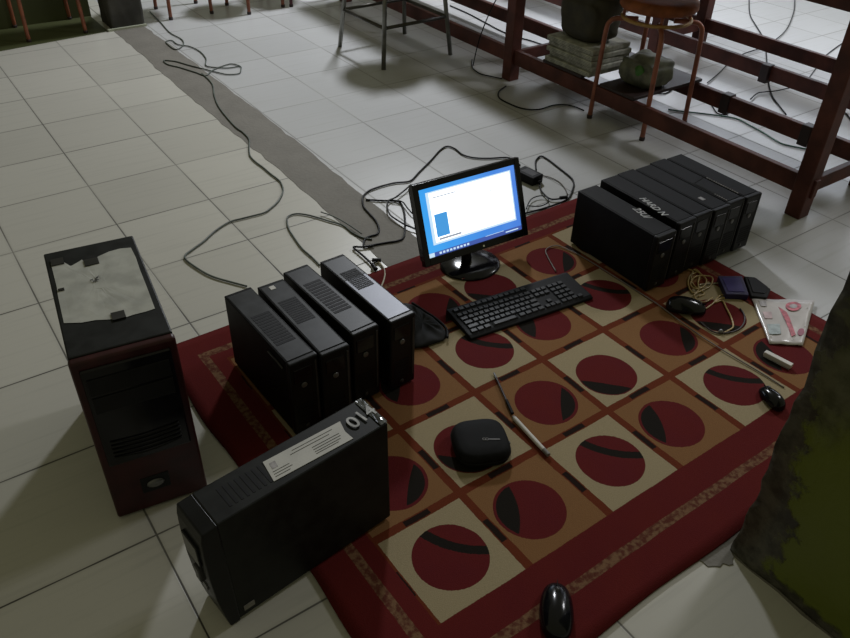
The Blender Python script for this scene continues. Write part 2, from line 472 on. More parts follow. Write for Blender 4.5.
# ------------------------------------------------------------------ tower 014 lying upright in the foreground
L_, W_, H_ = .4014, .095, .296
t = thing('computer_tower', 'black computer tower with the number 014 and a white printed label on top', 'computer', (.2005, .893, 0), .108)
t.rotation_euler[1] = -.020
# local x runs from the front bezel (left in the photo) to the back
MB().box(.022, L_, .001, W_ - .001, .006, H_).build('case', M['black_top'], t, .0035)
s = MB()
prof = []
for k in range(9):
    a = k / 8; prof.append((.024 - .024 * sin(pi * (.15 + .85 * a) * .5 + .0) * 1.0 + .006 * (1 - a) * 0, .004 + (H_ - .008) * a))
bulge = [(.024, .002), (.002, .002), (-.004, .04), (-.011, .10), (-.014, .16), (-.014, .22), (-.012, .27), (-.008, H_ - .004), (.024, H_ - .0015)]
for lo_y, hi_y in ((.0, W_),):
    A = [s.bm.verts.new((p[0], lo_y, p[1])) for p in bulge]; B = [s.bm.verts.new((p[0], hi_y, p[1])) for p in bulge]
    s.bm.faces.new(A); s.bm.faces.new(B[::-1])
    for i in range(len(A)): j = (i + 1) % len(A); s.bm.faces.new((A[i], B[i], B[j], A[j]))
s.build('front_bezel', M['bezel'], t, .003)
MB().box(-.019, .004, .02, W_ - .02, .19, .245).build('disc_drive', M['gloss'], t, .002)
MB().box(-.022, 0, .03, .05, .135, .175).build('power_button', M['trimgrey'], t, .003)
s = MB(); s.box(-.0145, .002, .05, .065, .105, .12).box(-.0145, .002, .03, .045, .105, .12)
s.build('front_ports', M['silver'], t)
s = MB()
for k in range(9): s.box(.06 + k * .012, .065 + k * .012, .022, W_ - .022, H_ - .001, H_ + .0006)
s.build('top_vents', M['vent'], t)
MB().box(.035, .058, -.0006, .002, .022, .036).build('side_sticker', M['capgrey'], t)
def l014(px, py):
    dx, dy = px - .1995, py - .900; c, s_ = cos(.1027), sin(.1027)
    return (dx * c + dy * s_, -dx * s_ + dy * c)
lab = [l014(*q) for q in [(0.3499, 0.9892), (0.5226, 0.9995), (0.5168, 0.9699), (0.5202, 0.9448), (0.3463, 0.9354)]]
o = MB().prism(lab[::-1], H_ + .0002, H_ + .0012).build('printed_label', M['label'], t); o['label'] = 'white printed sticker'
a0 = Vector(lab[0]); a1 = Vector(lab[1]); b0 = Vector(lab[4]); b1 = Vector(lab[3])
def lp(u, v):
    p = (a0.lerp(a1, u)).lerp(b0.lerp(b1, u), v); return (p.x, p.y, H_ + .0014)
s = MB()
for v_, u0, u1 in ((.16, .34, .86), (.30, .30, .80), (.30, .66, .66), (.48, .55, .9), (.60, .55, .9), (.72, .55, .88), (.82, .55, .84), (.62, .04, .24), (.74, .04, .26), (.86, .04, .22)):
    if u1 > u0: s.tube([lp(u0, v_), lp(u1, v_)], .0007, 4, False)
s.build('printed_lines', M['ink'], t)
MB().prism([(lp(.05, .2)[0], lp(.05, .2)[1]), (lp(.12, .2)[0], lp(.12, .2)[1]), (lp(.12, .5)[0], lp(.12, .5)[1]), (lp(.05, .5)[0], lp(.05, .5)[1])][::-1], H_ + .001, H_ + .0016).build('printed_crest', M['greyprint'], t)
o = text_obj('number', '014', .045, M['chalk'], t, (.371, .046, H_ + .0034), (0, 0, .10), .0004, 0, .0004)
o['label'] = 'pale hand-painted number 014'
s = MB(); random.seed(21)
g = [[s.bm.verts.new((.386 + .0165 * i / 6, .004 + (W_ - .008) * j / 10, H_ + .0012 + random.uniform(0, .0020))) for j in range(11)] for i in range(7)]
for i in range(6):
    for j in range(10): s.bm.faces.new((g[i][j], g[i+1][j], g[i+1][j+1], g[i][j+1]))
s.build('clear_tape', M['cleartape'], t)

# ------------------------------------------------------------------ small form factor PCs
def make_sff(name, label, loc, rz, style, group=None, w=.078, d=.340, h=.226):
    t = thing(name, label, 'computer', loc, rz, group)
    MB().box(.0015, w - .0015, .016, d, .005, h).build('case', M['black'] if style != 'grey' else M['black_top'], t, .0025)
    MB().box(0, w, 0, .018, .003, h + .001).build('front_bezel', M['bezel'], t, .005, seg=3)
    MB().box(w - .011, w - .006, -.002, .002, .03, h - .012).build('bezel_strip', M['trimgrey'], t, .001)
    MB().box(.010, w - .018, -.002, .002, h - .060, h - .020).build('disc_drive', M['gloss'], t, .0015)
    s = MB()
    for k in range(7): s.box(.012, w - .020, -.0012, .001, .035 + k * .009, .038 + k * .009)
    s.build('front_vents', M['vent'], t)
    s = MB(); s.lathe([(0, 0), (.007, 0), (.008, .002), (.006, .003), (0, .003)], 20)
    o = s.build('power_button', M['silver'], t, smooth=True); o.location = (w * .45, .0, h - .072); o.rotation_euler = (pi / 2, 0, 0)
    s = MB(); s.lathe([(0, 0), (.006, 0), (.005, .002), (0, .002)], 16)
    o = s.build('badge', M['trimgrey'], t, smooth=True); o.location = (w * .45, 0, .022); o.rotation_euler = (pi / 2, 0, 0)
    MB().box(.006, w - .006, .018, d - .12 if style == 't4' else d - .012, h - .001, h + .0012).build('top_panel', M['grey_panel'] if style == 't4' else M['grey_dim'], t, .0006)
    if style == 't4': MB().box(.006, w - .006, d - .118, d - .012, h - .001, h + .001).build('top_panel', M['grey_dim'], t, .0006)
    if style in ('t3', 't1', 't4', 't2'):
        s = MB()
        y0, y1 = {'t3': (.10, .26), 't1': (.08, .22), 't4': (.165, .26), 't2': (.14, .25)}[style]
        n = 12
        for k in range(n): yy = y0 + (y1 - y0) * k / n; s.box(.014, w - .014, yy, yy + (y1 - y0) / n * .72, h, h + .0018)
        s.build('top_vents', M['vent'], t)
    for fx in (.014, w - .014):
        for fy in (.03, d - .03): MB().lathe([(.007, 0), (.008, .006)], 12, fx, fy).build('rubber_foot', M['matte'], t)
    s = MB()
    for k in range(4): s.box(.012, w - .012, d - .001, d + .0015, .03 + k * .02, .042 + k * .02)
    s.build('rear_ports', M['trimgrey'], t)
    return t
ZT = .0085
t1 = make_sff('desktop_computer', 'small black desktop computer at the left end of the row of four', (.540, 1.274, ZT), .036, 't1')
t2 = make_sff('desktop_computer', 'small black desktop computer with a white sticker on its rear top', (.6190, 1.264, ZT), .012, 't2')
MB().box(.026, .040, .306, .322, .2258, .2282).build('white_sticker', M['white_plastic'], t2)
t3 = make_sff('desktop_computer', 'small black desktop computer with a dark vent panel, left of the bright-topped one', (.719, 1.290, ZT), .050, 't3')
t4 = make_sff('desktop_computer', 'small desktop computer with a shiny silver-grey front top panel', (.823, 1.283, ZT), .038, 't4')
s = MB(); s.tube([(-.0008, .03, .20), (-.0008, .10, .205)], .003, 6, False); s.build('side_handle', M['trimgrey'], t1, smooth=True)

# the pack of six on the right
SO = Vector((1.7684, 1.2406)); syaw = -.021; uw = .0796
labels6 = ['black computer nearest the monitor in the tight row of six, with pale handwriting',
           'second computer from the monitor in the tight row of six',
           'third computer from the monitor in the tight row of six',
           'fourth computer from the monitor in the tight row of six, with a small white sticker',
           'fifth computer from the monitor in the tight row of six, with a printed label edge',
           'black computer at the far right end of the tight row of six, nearest the desk']
units = []
for k in range(6):
    ox = k * uw if k else -.030; back = (-.012, .0, .004, -.003, .005, 0)[k]
    px = SO.x + cos(syaw) * ox - sin(syaw) * back; py = SO.y + sin(syaw) * ox + cos(syaw) * back
    u = make_sff('desktop_computer', labels6[k], (px, py, ZT if k < 5 else .0086), syaw, 'plain', w=.0785 if k else .0865, d=.3516 - (.004 if k else .0), h=.207 if k else .199)
    units.append(u)
for u in units:
    for ch in u.children:
        if ch.name.startswith('top_panel'): ch.data.materials[0] = M['black']
o = text_obj('handwriting', '25U/', .034, M['chalk'], units[0], (.070, .135, .2008), (0, 0, -1.75), .0004, .25, .0004); o['label'] = 'pale handwriting'
o = text_obj('handwriting', 'HARD N', .032, M['chalk'], units[1], (.012, .125, .2088), (0, 0, -1.75), .0004, .25, .0004); o['label'] = 'pale handwriting'
MB().box(.02, .034, .07, .09, .2080, .2096).build('white_sticker', M['greyprint'], units[3])
s = MB(); zt = .2088
s.tube([(.012, .16, zt), (.012, .06, zt)], .0012, 4, False); s.tube([(.012, .16, zt), (.07, .17, zt)], .0009, 4, False)
s.build('label_edge', M['trimgrey'], units[4])
s = MB()
for k in range(6): s.tube([(.010, .072 - k * .009, zt), (.010, .067 - k * .009, zt)], .0018, 4, False)
s.build('printed_text', M['greyprint'], units[4])
s = MB()
for k in range(14): s.tube([(.002, .17 - k * .0095, zt), (.002, .164 - k * .0095, zt)], .0018, 4, False)
s.build('printed_text', M['greyprint'], units[5])

# ------------------------------------------------------------------ monitor
t = thing('monitor', 'black flat computer monitor with a lit blue desktop screen, standing on the rug', 'monitor', (1.372, 1.655, .0085), -.05)
s = MB(); s.lathe([(0, .0), (.098, .0), (.1, .004), (.094, .010), (.05, .015), (.02, .017), (0, .017)], 48, 0, 0, 1.02, .92)
s.build('stand_base', M['gloss'], t, smooth=True)
s = MB(); s.tube([(0, .022, .012), (0, .030, .05), (0, .050, .09), (0, .062, .12)], .017, 16)
s.build('stand_neck', M['gloss'], t, smooth=True)
piv = bpy.data.objects.new('display', None)
W, Hh, T = .402, .258, .022
tilt = .36
mat = Matrix.Translation((.012, -.026, .066)) @ Matrix.Rotation(-tilt, 4, 'X')
bpy.data.objects.remove(piv)
def disp(s): return s.xf(mat)
o = disp(MB().box(-W/2 + .006, W/2 - .006, .012, .045, .01, Hh - .01)).build('rear_housing', M['matte'], t, .008)
s = MB(); fw = .020
s.box(-W/2, -W/2 + fw, 0, T, 0, Hh).box(W/2 - fw, W/2, 0, T, 0, Hh).box(-W/2 + fw, W/2 - fw, 0, T, Hh - fw, Hh).box(-W/2 + fw, W/2 - fw, 0, T, 0, fw + .004)
disp(s).build('screen_frame', M['gloss'], t, .0015)
SX0, SX1, SZ0, SZ1 = -W/2 + fw, W/2 - fw, fw + .004, Hh - fw
def sx(u): return SX0 + (SX1 - SX0) * u
def sz(v): return SZ0 + (SZ1 - SZ0) * v
# the blue desktop picture
m, nt, b = new_mat('screen_wallpaper'); vec, x, y, z = coords(nt)
g = (x / .37 + .5)
ncol = mix(nt, noise(nt, vec, 5, 2).smooth(.3, .7), mix(nt, g, (.05, .42, .95), (.10, .28, .82)), mix(nt, g, (.03, .32, .88), (.06, .20, .72)))
nt.links.new(ncol, b.inputs['Emission Color']); b.inputs['Emission Strength'].default_value = .95
b.inputs['Base Color'].default_value = (.01, .01, .01, 1); b.inputs['Roughness'].default_value = .25
M['wall_paper'] = m
M['scr_white'] = screen_mat('screen_window_white', (.90, .95, 1.0), 2.1)
M['scr_frame'] = screen_mat('screen_window_frame', (.62, .82, 1.0), 1.0)
M['scr_task'] = screen_mat('screen_taskbar', (.07, .13, .50), .8)
M['scr_grey'] = screen_mat('screen_grey', (.42, .47, .55), .8)
M['scr_blue'] = screen_mat('screen_blue_panel', (.07, .36, .80), .95)
scr = disp(MB().box(SX0, SX1, .006, .012, SZ0, SZ1)).build('screen', M['wall_paper'], t)
def sq(name, u0, u1, v0, v1, dep, mt): return disp(MB().box(sx(u0), sx(u1), .006 - dep, .0062 - dep * .5, sz(v0), sz(v1))).build(name, mt, scr)
sq('window_outline', .065, .955, .165, .935, .0004, M['scr_frame'])
sq('window_page', .095, .940, .195, .915, .0008, M['scr_white'])
sq('side_panel', .115, .245, .265, .60, .0012, M['scr_blue'])
sq('menu_text', .115, .36, .835, .85, .0012, M['scr_grey'])
sq('status_text', .13, .36, .215, .245, .0012, M['scr_grey'])
sq('scroll_mark', .71, .72, .70, .76, .0012, M['scr_grey'])
sq('taskbar', .0, 1, .0, .062, .0004, M['scr_task'])
s = MB()
for k in range(9): s.box(sx(.11 + k * .036), sx(.132 + k * .036), .0050, .0056, sz(.016), sz(.046))
disp(s).build('taskbar_icons', M['scr_frame'], scr)
sq('start_button', .0, .06, .0, .06, .0008, M['scr_frame'])
s = MB(); s.box(sx(.82), sx(.96), .0050, .0056, sz(.02), sz(.036)).box(sx(.6), sx(.8), .0052, .0056, sz(.058), sz(.064))
disp(s).build('tray_text', M['scr_frame'], scr)
s = MB(); s.lathe([(0, 0), (.0035, 0), (.0035, .001), (0, .001)], 12)
o = s.build('power_light', M['glint'], t); o.matrix_local = mat @ Matrix.Translation((.02, -.0006, .011)) @ Matrix.Rotation(pi/2, 4, 'X')
s = MB()
for kx in (-.075, .072): s.box(kx - .004, kx + .004, -.070, -.067, .012, .0155)
s.build('base_badges', M['glint'], t)

# ------------------------------------------------------------------ keyboard
KW, KD = .446, .142
t = thing('keyboard', 'black full-size keyboard lying on the rug in front of the monitor', 'keyboard', (1.130, 1.338, ZR), -.101)
s = MB(); prof = [(0, 0), (KD, 0), (KD, .018), (KD - .01, .021), (.012, .012), (0, .007)]
A = [s.bm.verts.new((0, p[0], p[1])) for p in prof]; B = [s.bm.verts.new((KW, p[0], p[1])) for p in prof]
s.bm.faces.new(A); s.bm.faces.new(B[::-1])
for i in range(6): j = (i + 1) % 6; s.bm.faces.new((A[i], B[i], B[j], A[j]))
s.build('keyboard_body', M['matte'], t, .003)
key0 = None; nk = 0
def key(x, y, wd, dp=.0155):
    global key0, nk
    z = .012 + (y - .012) * (.009 / (KD - .022)); 
    if key0 is None:
        s = MB(); pr = [(-.5, -.5), (.5, -.5), (.5, .5), (-.5, .5)]
        lo = [s.bm.verts.new((p[0], p[1], 0)) for p in pr]; hi = [s.bm.verts.new((p[0] * .8, p[1] * .78 + .03, 1)) for p in pr]
        s.bm.faces.new(lo[::-1]); s.bm.faces.new(hi)
        for i in range(4): s.bm.faces.new((lo[i], lo[(i+1)%4], hi[(i+1)%4], hi[i]))
        key0 = s.build('key', M['key'], t); o = key0
    else:
        o = key0.copy(); COL.objects.link(o)
    o.location = (x + wd / 2, y + dp / 2, z); o.scale = (wd * .93, dp * .92, .0055); o.rotation_euler = (.07, 0, 0); nk += 1
x0 = .012; P_ = .0183
rows = [[1.25, 1.25, 1.25, 5.5, 1.25, 1.25, 1.25, 1.25], [2.25] + [1] * 10 + [2.0], [1.75] + [1] * 11 + [1.5], [1.5] + [1] * 12 + [.75], [1] * 13 + [1.25], [1] + [1.08] * 12]
for ri, rw in enumerate(rows):
    yy = .013 + ri * .0192 + (.004 if ri == 5 else 0); xx = x0
    sc = (14.25 * P_) / sum(rw)
    for wdt in rw: key(xx, yy, wdt * sc); xx += wdt * sc
for cx_ in range(3):
    key(x0 + 14.5 * P_ + cx_ * P_, .013, P_)
    for ri in (3, 4): key(x0 + 14.5 * P_ + cx_ * P_, .013 + ri * .0192, P_)
key(x0 + 15.5 * P_, .013 + .0192, P_)
for cx_ in range(4):
    for ri in range(5):
        if nk < 100: key(x0 + 17.8 * P_ + cx_ * P_ * 1.1, .013 + ri * .0192, P_ * 1.08)

# ------------------------------------------------------------------ mice
def make_mouse(label, loc, rz, Lm=.112, Wm=.062, Hm=.036):
    t = thing('computer_mouse', label, 'mouse', loc, rz)
    s = MB(); n, k_ = 18, 24; rings = []
    for i in range(n + 1):
        a = pi * i / n; yy = -cos(a) * Lm / 2
        wd = max(sin(a), .02) ** .62 * Wm / 2 * (1 - .12 * (yy / Lm)); ht = max(sin(a), .02) ** .55 * Hm * (1 - .35 * (yy / (Lm / 2)) * .5)
        ring = []
        for j in range(k_):
            q = 2 * pi * j / k_; zz = sin(q)
            ring.append(s.bm.verts.new((cos(q) * wd, yy, .002 + (ht * zz * .8 + ht * .2 if zz > 0 else ht * .2 * (1 + zz)) if True else 0)))
        rings.append(ring)
    for A, B in zip(rings, rings[1:]):
        for j in range(k_): s.bm.faces.new((A[j], A[(j+1)%k_], B[(j+1)%k_], B[j]))
    s.bm.faces.new(rings[0][::-1]); s.bm.faces.new(rings[-1])
    s.build('mouse_body', M['gloss'], t, smooth=True)
    s = MB(); s.lathe([(0, -.004), (.008, -.004), (.009, 0), (.008, .004), (0, .004)], 18)
    o = s.build('scroll_wheel', M['trimgrey'], t, smooth=True); o.location = (0, Lm * .26, Hm * .78); o.rotation_euler = (0, pi / 2, 0)
    MB().box(-.0006, .0006, Lm * .12, Lm * .47, Hm * .66, Hm * .80).build('button_gap', M['matte'], t)
    return t
make_mouse('glossy black computer mouse on the near edge of the rug', (.742, .556, ZR), -.74, .124, .068, .038)
make_mouse('dark computer mouse beside the yellow cables, in front of the row of six computers', (1.772, 1.098, ZR), -2.35, .118, .070, .040)
make_mouse('small black mouse partly hidden behind the near pillar', (1.640, .700, ZR), -.35, .085, .048, .03)

# ------------------------------------------------------------------ zip pouch with logo
t = thing('zip_case', 'rounded black zip case with a small grey logo lying on a cream rug square', 'case', (.893, .992, ZR), -.42)
s = MB(); k_ = 40
def sup(a, e=3.4): c, q = cos(a), sin(a); return (abs(c) ** (2/e) * (1 if c > 0 else -1), abs(q) ** (2/e) * (1 if q > 0 else -1))
rings = []
for r_, z_ in ((.86, 0), (.97, .006), (1.0, .016), (1.0, .0185), (.97, .0195), (1.0, .0205), (.985, .028), (.93, .036), (.82, .041), (.5, .0435), (.2, .044)):
    rings.append([s.bm.verts.new((sup(2*pi*j/k_)[0] * .068 * r_, sup(2*pi*j/k_)[1] * .068 * r_, z_)) for j in range(k_)])
for A, B in zip(rings, rings[1:]):
    for j in range(k_): s.bm.faces.new((A[j], A[(j+1)%k_], B[(j+1)%k_], B[j]))
s.bm.faces.new(rings[0][::-1]); s.bm.faces.new(rings[-1])
s.build('shell', M['pouch'], t, smooth=True)
s = MB(); s.tube([(sup(2*pi*j/48)[0] * .0678, sup(2*pi*j/48)[1] * .0678, .0195) for j in range(48)], .0016, 6, False, True)
s.build('zip', M['cloth'], t)
lg = MB(); zz = .0448
for cx_ in (-.006, .001):
    lg.tube([(cx_ + .0036 * cos(2*pi*j/14), .0036 * sin(2*pi*j/14), zz) for j in range(14)], .0009, 5, False, True)
lg.box(.006, .032, -.0010, .0012, zz - .0014, zz + .0001)
o = lg.build('logo', M['logo'], t); o.location = (.010, -.014, -.0002); o.rotation_euler = (0, 0, -.17); o['label'] = 'small grey ring logo with a bar'
MB().box(.062, .072, -.012, -.006, .014, .019).build('zip_pull', M['trimgrey'], t)

# ------------------------------------------------------------------ marker, screwdriver, eraser
def stick(name, label, cat, p0, p1, parts):
    p0, p1 = Vector(p0), Vector(p1); d = p1 - p0; L = d.length
    t = thing(name, label, cat, p0, math.atan2(d.y, d.x))
    for nm, a, c_, r0, r1, mt, zc in parts:
        s = MB(); n = 3
        s.tube([(L * a, 0, zc), (L * (a + c_) / 2, 0, zc), (L * c_, 0, zc)], r0, 12, False, taper=r1 / r0); s.build(nm, mt, t, smooth=False)
    return t
a, c_ = [(1.0265, 1.0211), (1.0134, 0.8781)]
stick('marker_pen', 'slim white marker pen lying along a red line of the rug', 'pen', (a[0], a[1], ZR), (c_[0], c_[1], ZR),
      [('barrel', .0, .86, .0058, .0058, M['white_plastic'], .0062), ('cap', .86, 1.0, .0062, .0055, M['capgrey'], .0066), ('tail_cap', -.04, .02, .0045, .0058, M['capgrey'], .0062)])
a, c_ = [(1.0931, 1.1846), (1.0340, 1.0379)]
stick('screwdriver', 'thin dark screwdriver with a bright tip, touching the end of the white marker', 'screwdriver', (a[0], a[1], ZR), (c_[0], c_[1], ZR),
      [('tip', -.02, .12, .0024, .0036, M['silver'], .0044), ('shaft', .12, .68, .0030, .0030, M['wood_dark'], .0044), ('grip', .68, 1.0, .0042, .0046, M['matte'], .005)])
a, c_ = [(1.7888, 0.8294), (1.7999, 0.7493)]
p0, p1 = Vector(a), Vector(c_); d = p1 - p0
t = thing('board_eraser', 'small white stick-shaped eraser on the rug below the plastic-covered leaflet', 'eraser', (p0.x, p0.y, ZR), math.atan2(d.y, d.x))
MB().box(0, d.length, -.008, .008, .003, .016).build('eraser_body', M['white_plastic'], t, .002)
MB().box(.002, d.length - .002, -.0075, .0075, 0, .0035).build('felt_pad', M['greyprint'], t)

# ------------------------------------------------------------------ leaflet in clear sleeve
t = thing('leaflet', 'white leaflet with red prints in a clear plastic sleeve at the corner of the rug', 'leaflet', (0, 0, 0))
Q = [Vector(q) for q in [(1.9906, 1.0197), (2.1512, 0.9057), (1.9181, 0.7918), (1.8440, 0.8514)]]
def qp(u, v, z=0):
    p = Q[0].lerp(Q[1], u).lerp(Q[3].lerp(Q[2], u), v); return (p.x, p.y, z)
s = MB(); random.seed(4); n = 12
g = [[s.bm.verts.new(qp(i / n, j / n, .0135 + .0012 * sin(i * 1.1 + j * .8) + random.uniform(-.0004, .0004))) for j in range(n + 1)] for i in range(n + 1)]
for i in range(n):
    for j in range(n): s.bm.faces.new((g[i][j], g[i+1][j], g[i+1][j+1], g[i][j+1]))
o = s.build('sheet', simple('sleeved_paper', (.50, .47, .46), .25, 0, .08, 12), t, smooth=True)
sd = o.modifiers.new('solid', 'SOLIDIFY'); sd.thickness = .002
def flatpoly(name, pts, mt, z=.0158):
    s = MB(); s.prism([qp(*p)[:2] for p in pts], z - .0012, z); return s.build(name, mt, t)
flatpoly('round_print', [(.66 + .135 * cos(a_ * .35), .17 + .105 * sin(a_ * .35)) for a_ in range(18)], M['pink'])
flatpoly('round_print_centre', [(.66 + .07 * cos(a_ * .6), .17 + .05 * sin(a_ * .6)) for a_ in range(10)], M['greyprint'], .0162)
flatpoly('red_stroke', [(.40, .19), (.47, .25), (.54, .31), (.60, .45), (.75, .80), (.65, .84), (.51, .50)], M['pink'])
flatpoly('small_print', [(.87 + .08 * cos(a_ * .5), .74 + .08 * sin(a_ * .5)) for a_ in range(12)], simple('plum_print', (.25, .06, .10), .4))
flatpoly('grey_block', [(.09, .05), (.21, .05), (.20, .18), (.10, .19)], M['greyprint'])
flatpoly('pink_block', [(.10, .32), (.26, .31), (.25, .47), (.10, .47)], simple('faded_pink_print', (.44, .33, .34), .4))
flatpoly('blue_block', [(.10, .60), (.38, .58), (.38, .80), (.08, .82)], M['blueprint'])
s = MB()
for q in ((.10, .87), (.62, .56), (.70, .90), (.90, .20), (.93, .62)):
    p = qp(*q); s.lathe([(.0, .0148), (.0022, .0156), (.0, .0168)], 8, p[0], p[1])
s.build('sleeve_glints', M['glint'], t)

# ------------------------------------------------------------------ indigo box and black wallet
Bq = [(1.9841, 1.1487), (2.0498, 1.1061), (1.9786, 1.0264), (1.9223, 1.0694)]
t = thing('external_drive', 'small indigo box with a cable, next to the right edge of the rug', 'drive', (0, 0, ZR - .0005))
MB().prism([tuple(q) for q in Bq][::-1], 0.0, .020).build('drive_case', M['indigo'], t, .002)
q0, q1, q2, q3 = [Vector(q) for q in Bq]; c0 = (q0 + q1 + q2 + q3) / 4
MB().prism([tuple(c0 + (q - c0) * .72) for q in (q0, q1, q2, q3)][::-1], .0195, .0212).build('top_plate', simple('violet_plate', (.028, .020, .10), .3, spec=.3), t)
W2 = [(2.0673, 1.1090), (2.0927, 1.0857), (2.0775, 1.0148), (2.0240, 0.9911), (1.9908, 1.0255)]
t = thing('flat_pouch', 'flat black pouch touching the indigo box, overhanging the rug edge', 'pouch', (0, 0, ZR - .0005))
MB().prism([tuple(q) for q in W2][::-1], 0, .012).build('pouch_body', M['cloth'], t, .004, seg=3)
c0 = Vector(W2[0]).lerp(Vector(W2[2]), .5)
MB().prism([tuple(Vector(q).lerp(c0, .25)) for q in W2][::-1], .0118, .0142).build('flap', M['matte'], t, .001)

# dark cloth bag right of the four computers
t = thing('pouch', 'crumpled dark pouch lying between the bright-topped computer and the keyboard', 'pouch', (0, 0, 0))
s = MB(); C0 = Vector((1.000, 1.455)); n1_, n2_ = 28, 7; random.seed(9); rings = []
out = [Vector(q) for q in [(0.9665, 1.3956), (1.0094, 1.3781), (1.0732, 1.3742), (1.0954, 1.4096), (1.0989, 1.4645), (1.0917, 1.5164), (1.0843, 1.5696), (1.0595, 1.5981), (0.9841, 1.5050)]]
def outl(k): 
    f = k / n1_ * len(out); i = int(f) % len(out); return out[i].lerp(out[(i+1) % len(out)], f - int(f))
for (r_, z_) in ((.95, 0), (1.0, .006), (.96, .012), (.82, .018), (.6, .021), (.3, .020)):
    c0 = sum((outl(k) for k in range(n1_)), Vector((0, 0))) / n1_
    ring = []
    for k in range(n1_):
        p = c0 + (outl(k) - c0) * (r_ * random.uniform(.97, 1.03)); ring.append(s.bm.verts.new((p.x, p.y, ZR + z_ * random.uniform(.7, 1.3))))
    rings.append(ring)
for A, B in zip(rings, rings[1:]):
    for k in range(n1_): s.bm.faces.new((A[k], A[(k+1)%n1_], B[(k+1)%n1_], B[k]))
s.bm.faces.new(rings[0][::-1]); s.bm.faces.new(rings[-1])
o = s.build('pouch_body', M['cloth'], t, smooth=True); sb = o.modifiers.new('sub', 'SUBSURF'); sb.levels = 1; sb.render_levels = 2
s = MB(); s.tube([(p.x, p.y, ZR + .012) for p in out[2:7]], .004, 8); s.build('drawstring', M['matte'], t, smooth=True)

# ------------------------------------------------------------------ power adapter
p = [(1.9480, 2.0244)][0]
t = thing('power_adapter', 'black power adapter brick on the tiles behind the monitor', 'adapter', (p[0], p[1], 0), -1.45)
MB().box(-.052, .045, -.030, .030, .001, .036).build('adapter_case', M['matte'], t, .004)
MB().box(-.030, .030, -.018, .018, .0355, .0368).build('rating_label', M['trimgrey'], t)
MB().box(.045, .058, -.009, .009, .010, .022).build('cable_socket', M['cable'], t, .002)

# ------------------------------------------------------------------ cables (on the floor)
def cable(name, label, pts, r, mt, z=.0, cat='cable', plugs=(), zs=None):
    random.seed(len(pts))
    P = [(q[0], q[1], (zs[i] if zs else z + r + .0005)) for i, q in enumerate(pts)]
    if plugs:
        t = thing(name, label, cat, (0, 0, 0))
        MB().tube(P, r, 8).build('cord', mt, t, smooth=True)
        for (i, j) in plugs:
            a_, b_ = Vector(P[i]), Vector(P[j]); dd = (b_ - a_).normalized()
            s = MB(); s.tube([a_ + Vector((0, 0, .004)), a_ + dd * .03 + Vector((0, 0, .004))], max(.007, r * 2), 10, False); s.build('plug', M['cable'], t, .001)
        return t
    return tag(MB().tube(P, r, 8).build(name, mt, smooth=True), label, cat)
cable('network_cable', 'long grey-green cable snaking from the leftmost small computer across the tiles to the far pillar',
  [(0.7145, 1.9430), (0.6845, 1.9888), (0.6454, 2.0543), (0.6228, 2.1308), (0.6145, 2.2073), (0.6556, 2.2396), (0.7057, 2.2681), (0.7627, 2.3101), (0.8281, 2.3417), (0.8810, 2.3414), (0.9258, 2.3383), (0.9653, 2.3389), (1.0026, 2.3589), (1.0477, 2.3931), (1.0918, 2.4487), (1.1105, 2.4944), (1.1194, 2.5378), (1.1164, 2.6102), (1.1161, 2.6725), (1.1125, 2.7386), (1.1190, 2.8000), (1.1478, 2.8723), (1.1812, 2.9451), (1.1898, 3.0246), (1.1861, 3.0893), (1.1982, 3.2246), (1.2186, 3.3628), (1.2562, 3.4993), (1.3043, 3.6391), (1.3161, 3.7948)], .0032, M['cable_green'], .0012)
cable('network_cable', 'tangled grey-green cable heaped on the cement strip below the far pillar',
  [(1.4577, 4.9650), (1.4390, 4.7393), (1.4149, 4.5104), (1.4269, 4.3571), (1.3940, 4.2563), (1.3380, 4.2119), (1.3297, 4.2946), (1.3398, 4.3682), (1.3739, 4.3682), (1.3771, 4.2861), (1.4200, 4.2212), (1.4347, 4.1159), (1.4190, 3.9949), (1.3779, 3.8944), (1.4096, 3.8404), (1.4585, 3.8023), (1.5197, 3.7915), (1.5056, 3.7480), (1.4731, 3.6998), (1.4206, 3.7148), (1.3895, 3.7671), (1.3552, 3.8388), (1.3086, 3.9362), (1.2698, 4.0303), (1.2227, 4.0765), (1.2189, 4.0077), (1.2546, 3.9339), (1.2960, 3.8236), (1.3221, 3.7578), (1.3895, 3.8181), (1.4914, 3.8525), (1.5228, 3.7984)], .0030, M['cable_green'], .0012)
cable('power_cable', 'grey cable looping behind the four small computers towards the cement strip',
  [(0.9629, 1.9252), (0.9641, 1.9819), (0.9626, 2.0496), (0.9729, 2.1277), (0.9849, 2.1920), (1.0055, 2.2450), (1.0261, 2.2700), (1.0572, 2.2682), (1.0836, 2.2419), (1.1051, 2.2068), (1.1302, 2.1569), (1.1549, 2.1078), (1.1571, 2.0494), (1.1689, 2.0020), (1.1909, 1.9721)], .0030, M['cable_green'], .0012)
cable('power_cable', 'thin cable arc crossing the loop behind the four small computers',
  [(1.1311, 2.2245), (1.1556, 2.1660), (1.1691, 2.0905), (1.1758, 2.0134)], .0022, M['cable_green'], .0075)
cable('power_cable', 'black cable arching behind the monitor top towards the adapter',
  [(1.4253, 2.2854), (1.4865, 2.2810), (1.5440, 2.2625), (1.6161, 2.3055), (1.7190, 2.3687), (1.8058, 2.4264), (1.8540, 2.4426), (1.8680, 2.4048), (1.8614, 2.3404), (1.8863, 2.2913), (1.9360, 2.2546), (2.0058, 2.2163), (1.9989, 2.1385)], .0034, M['cable'], .0012)
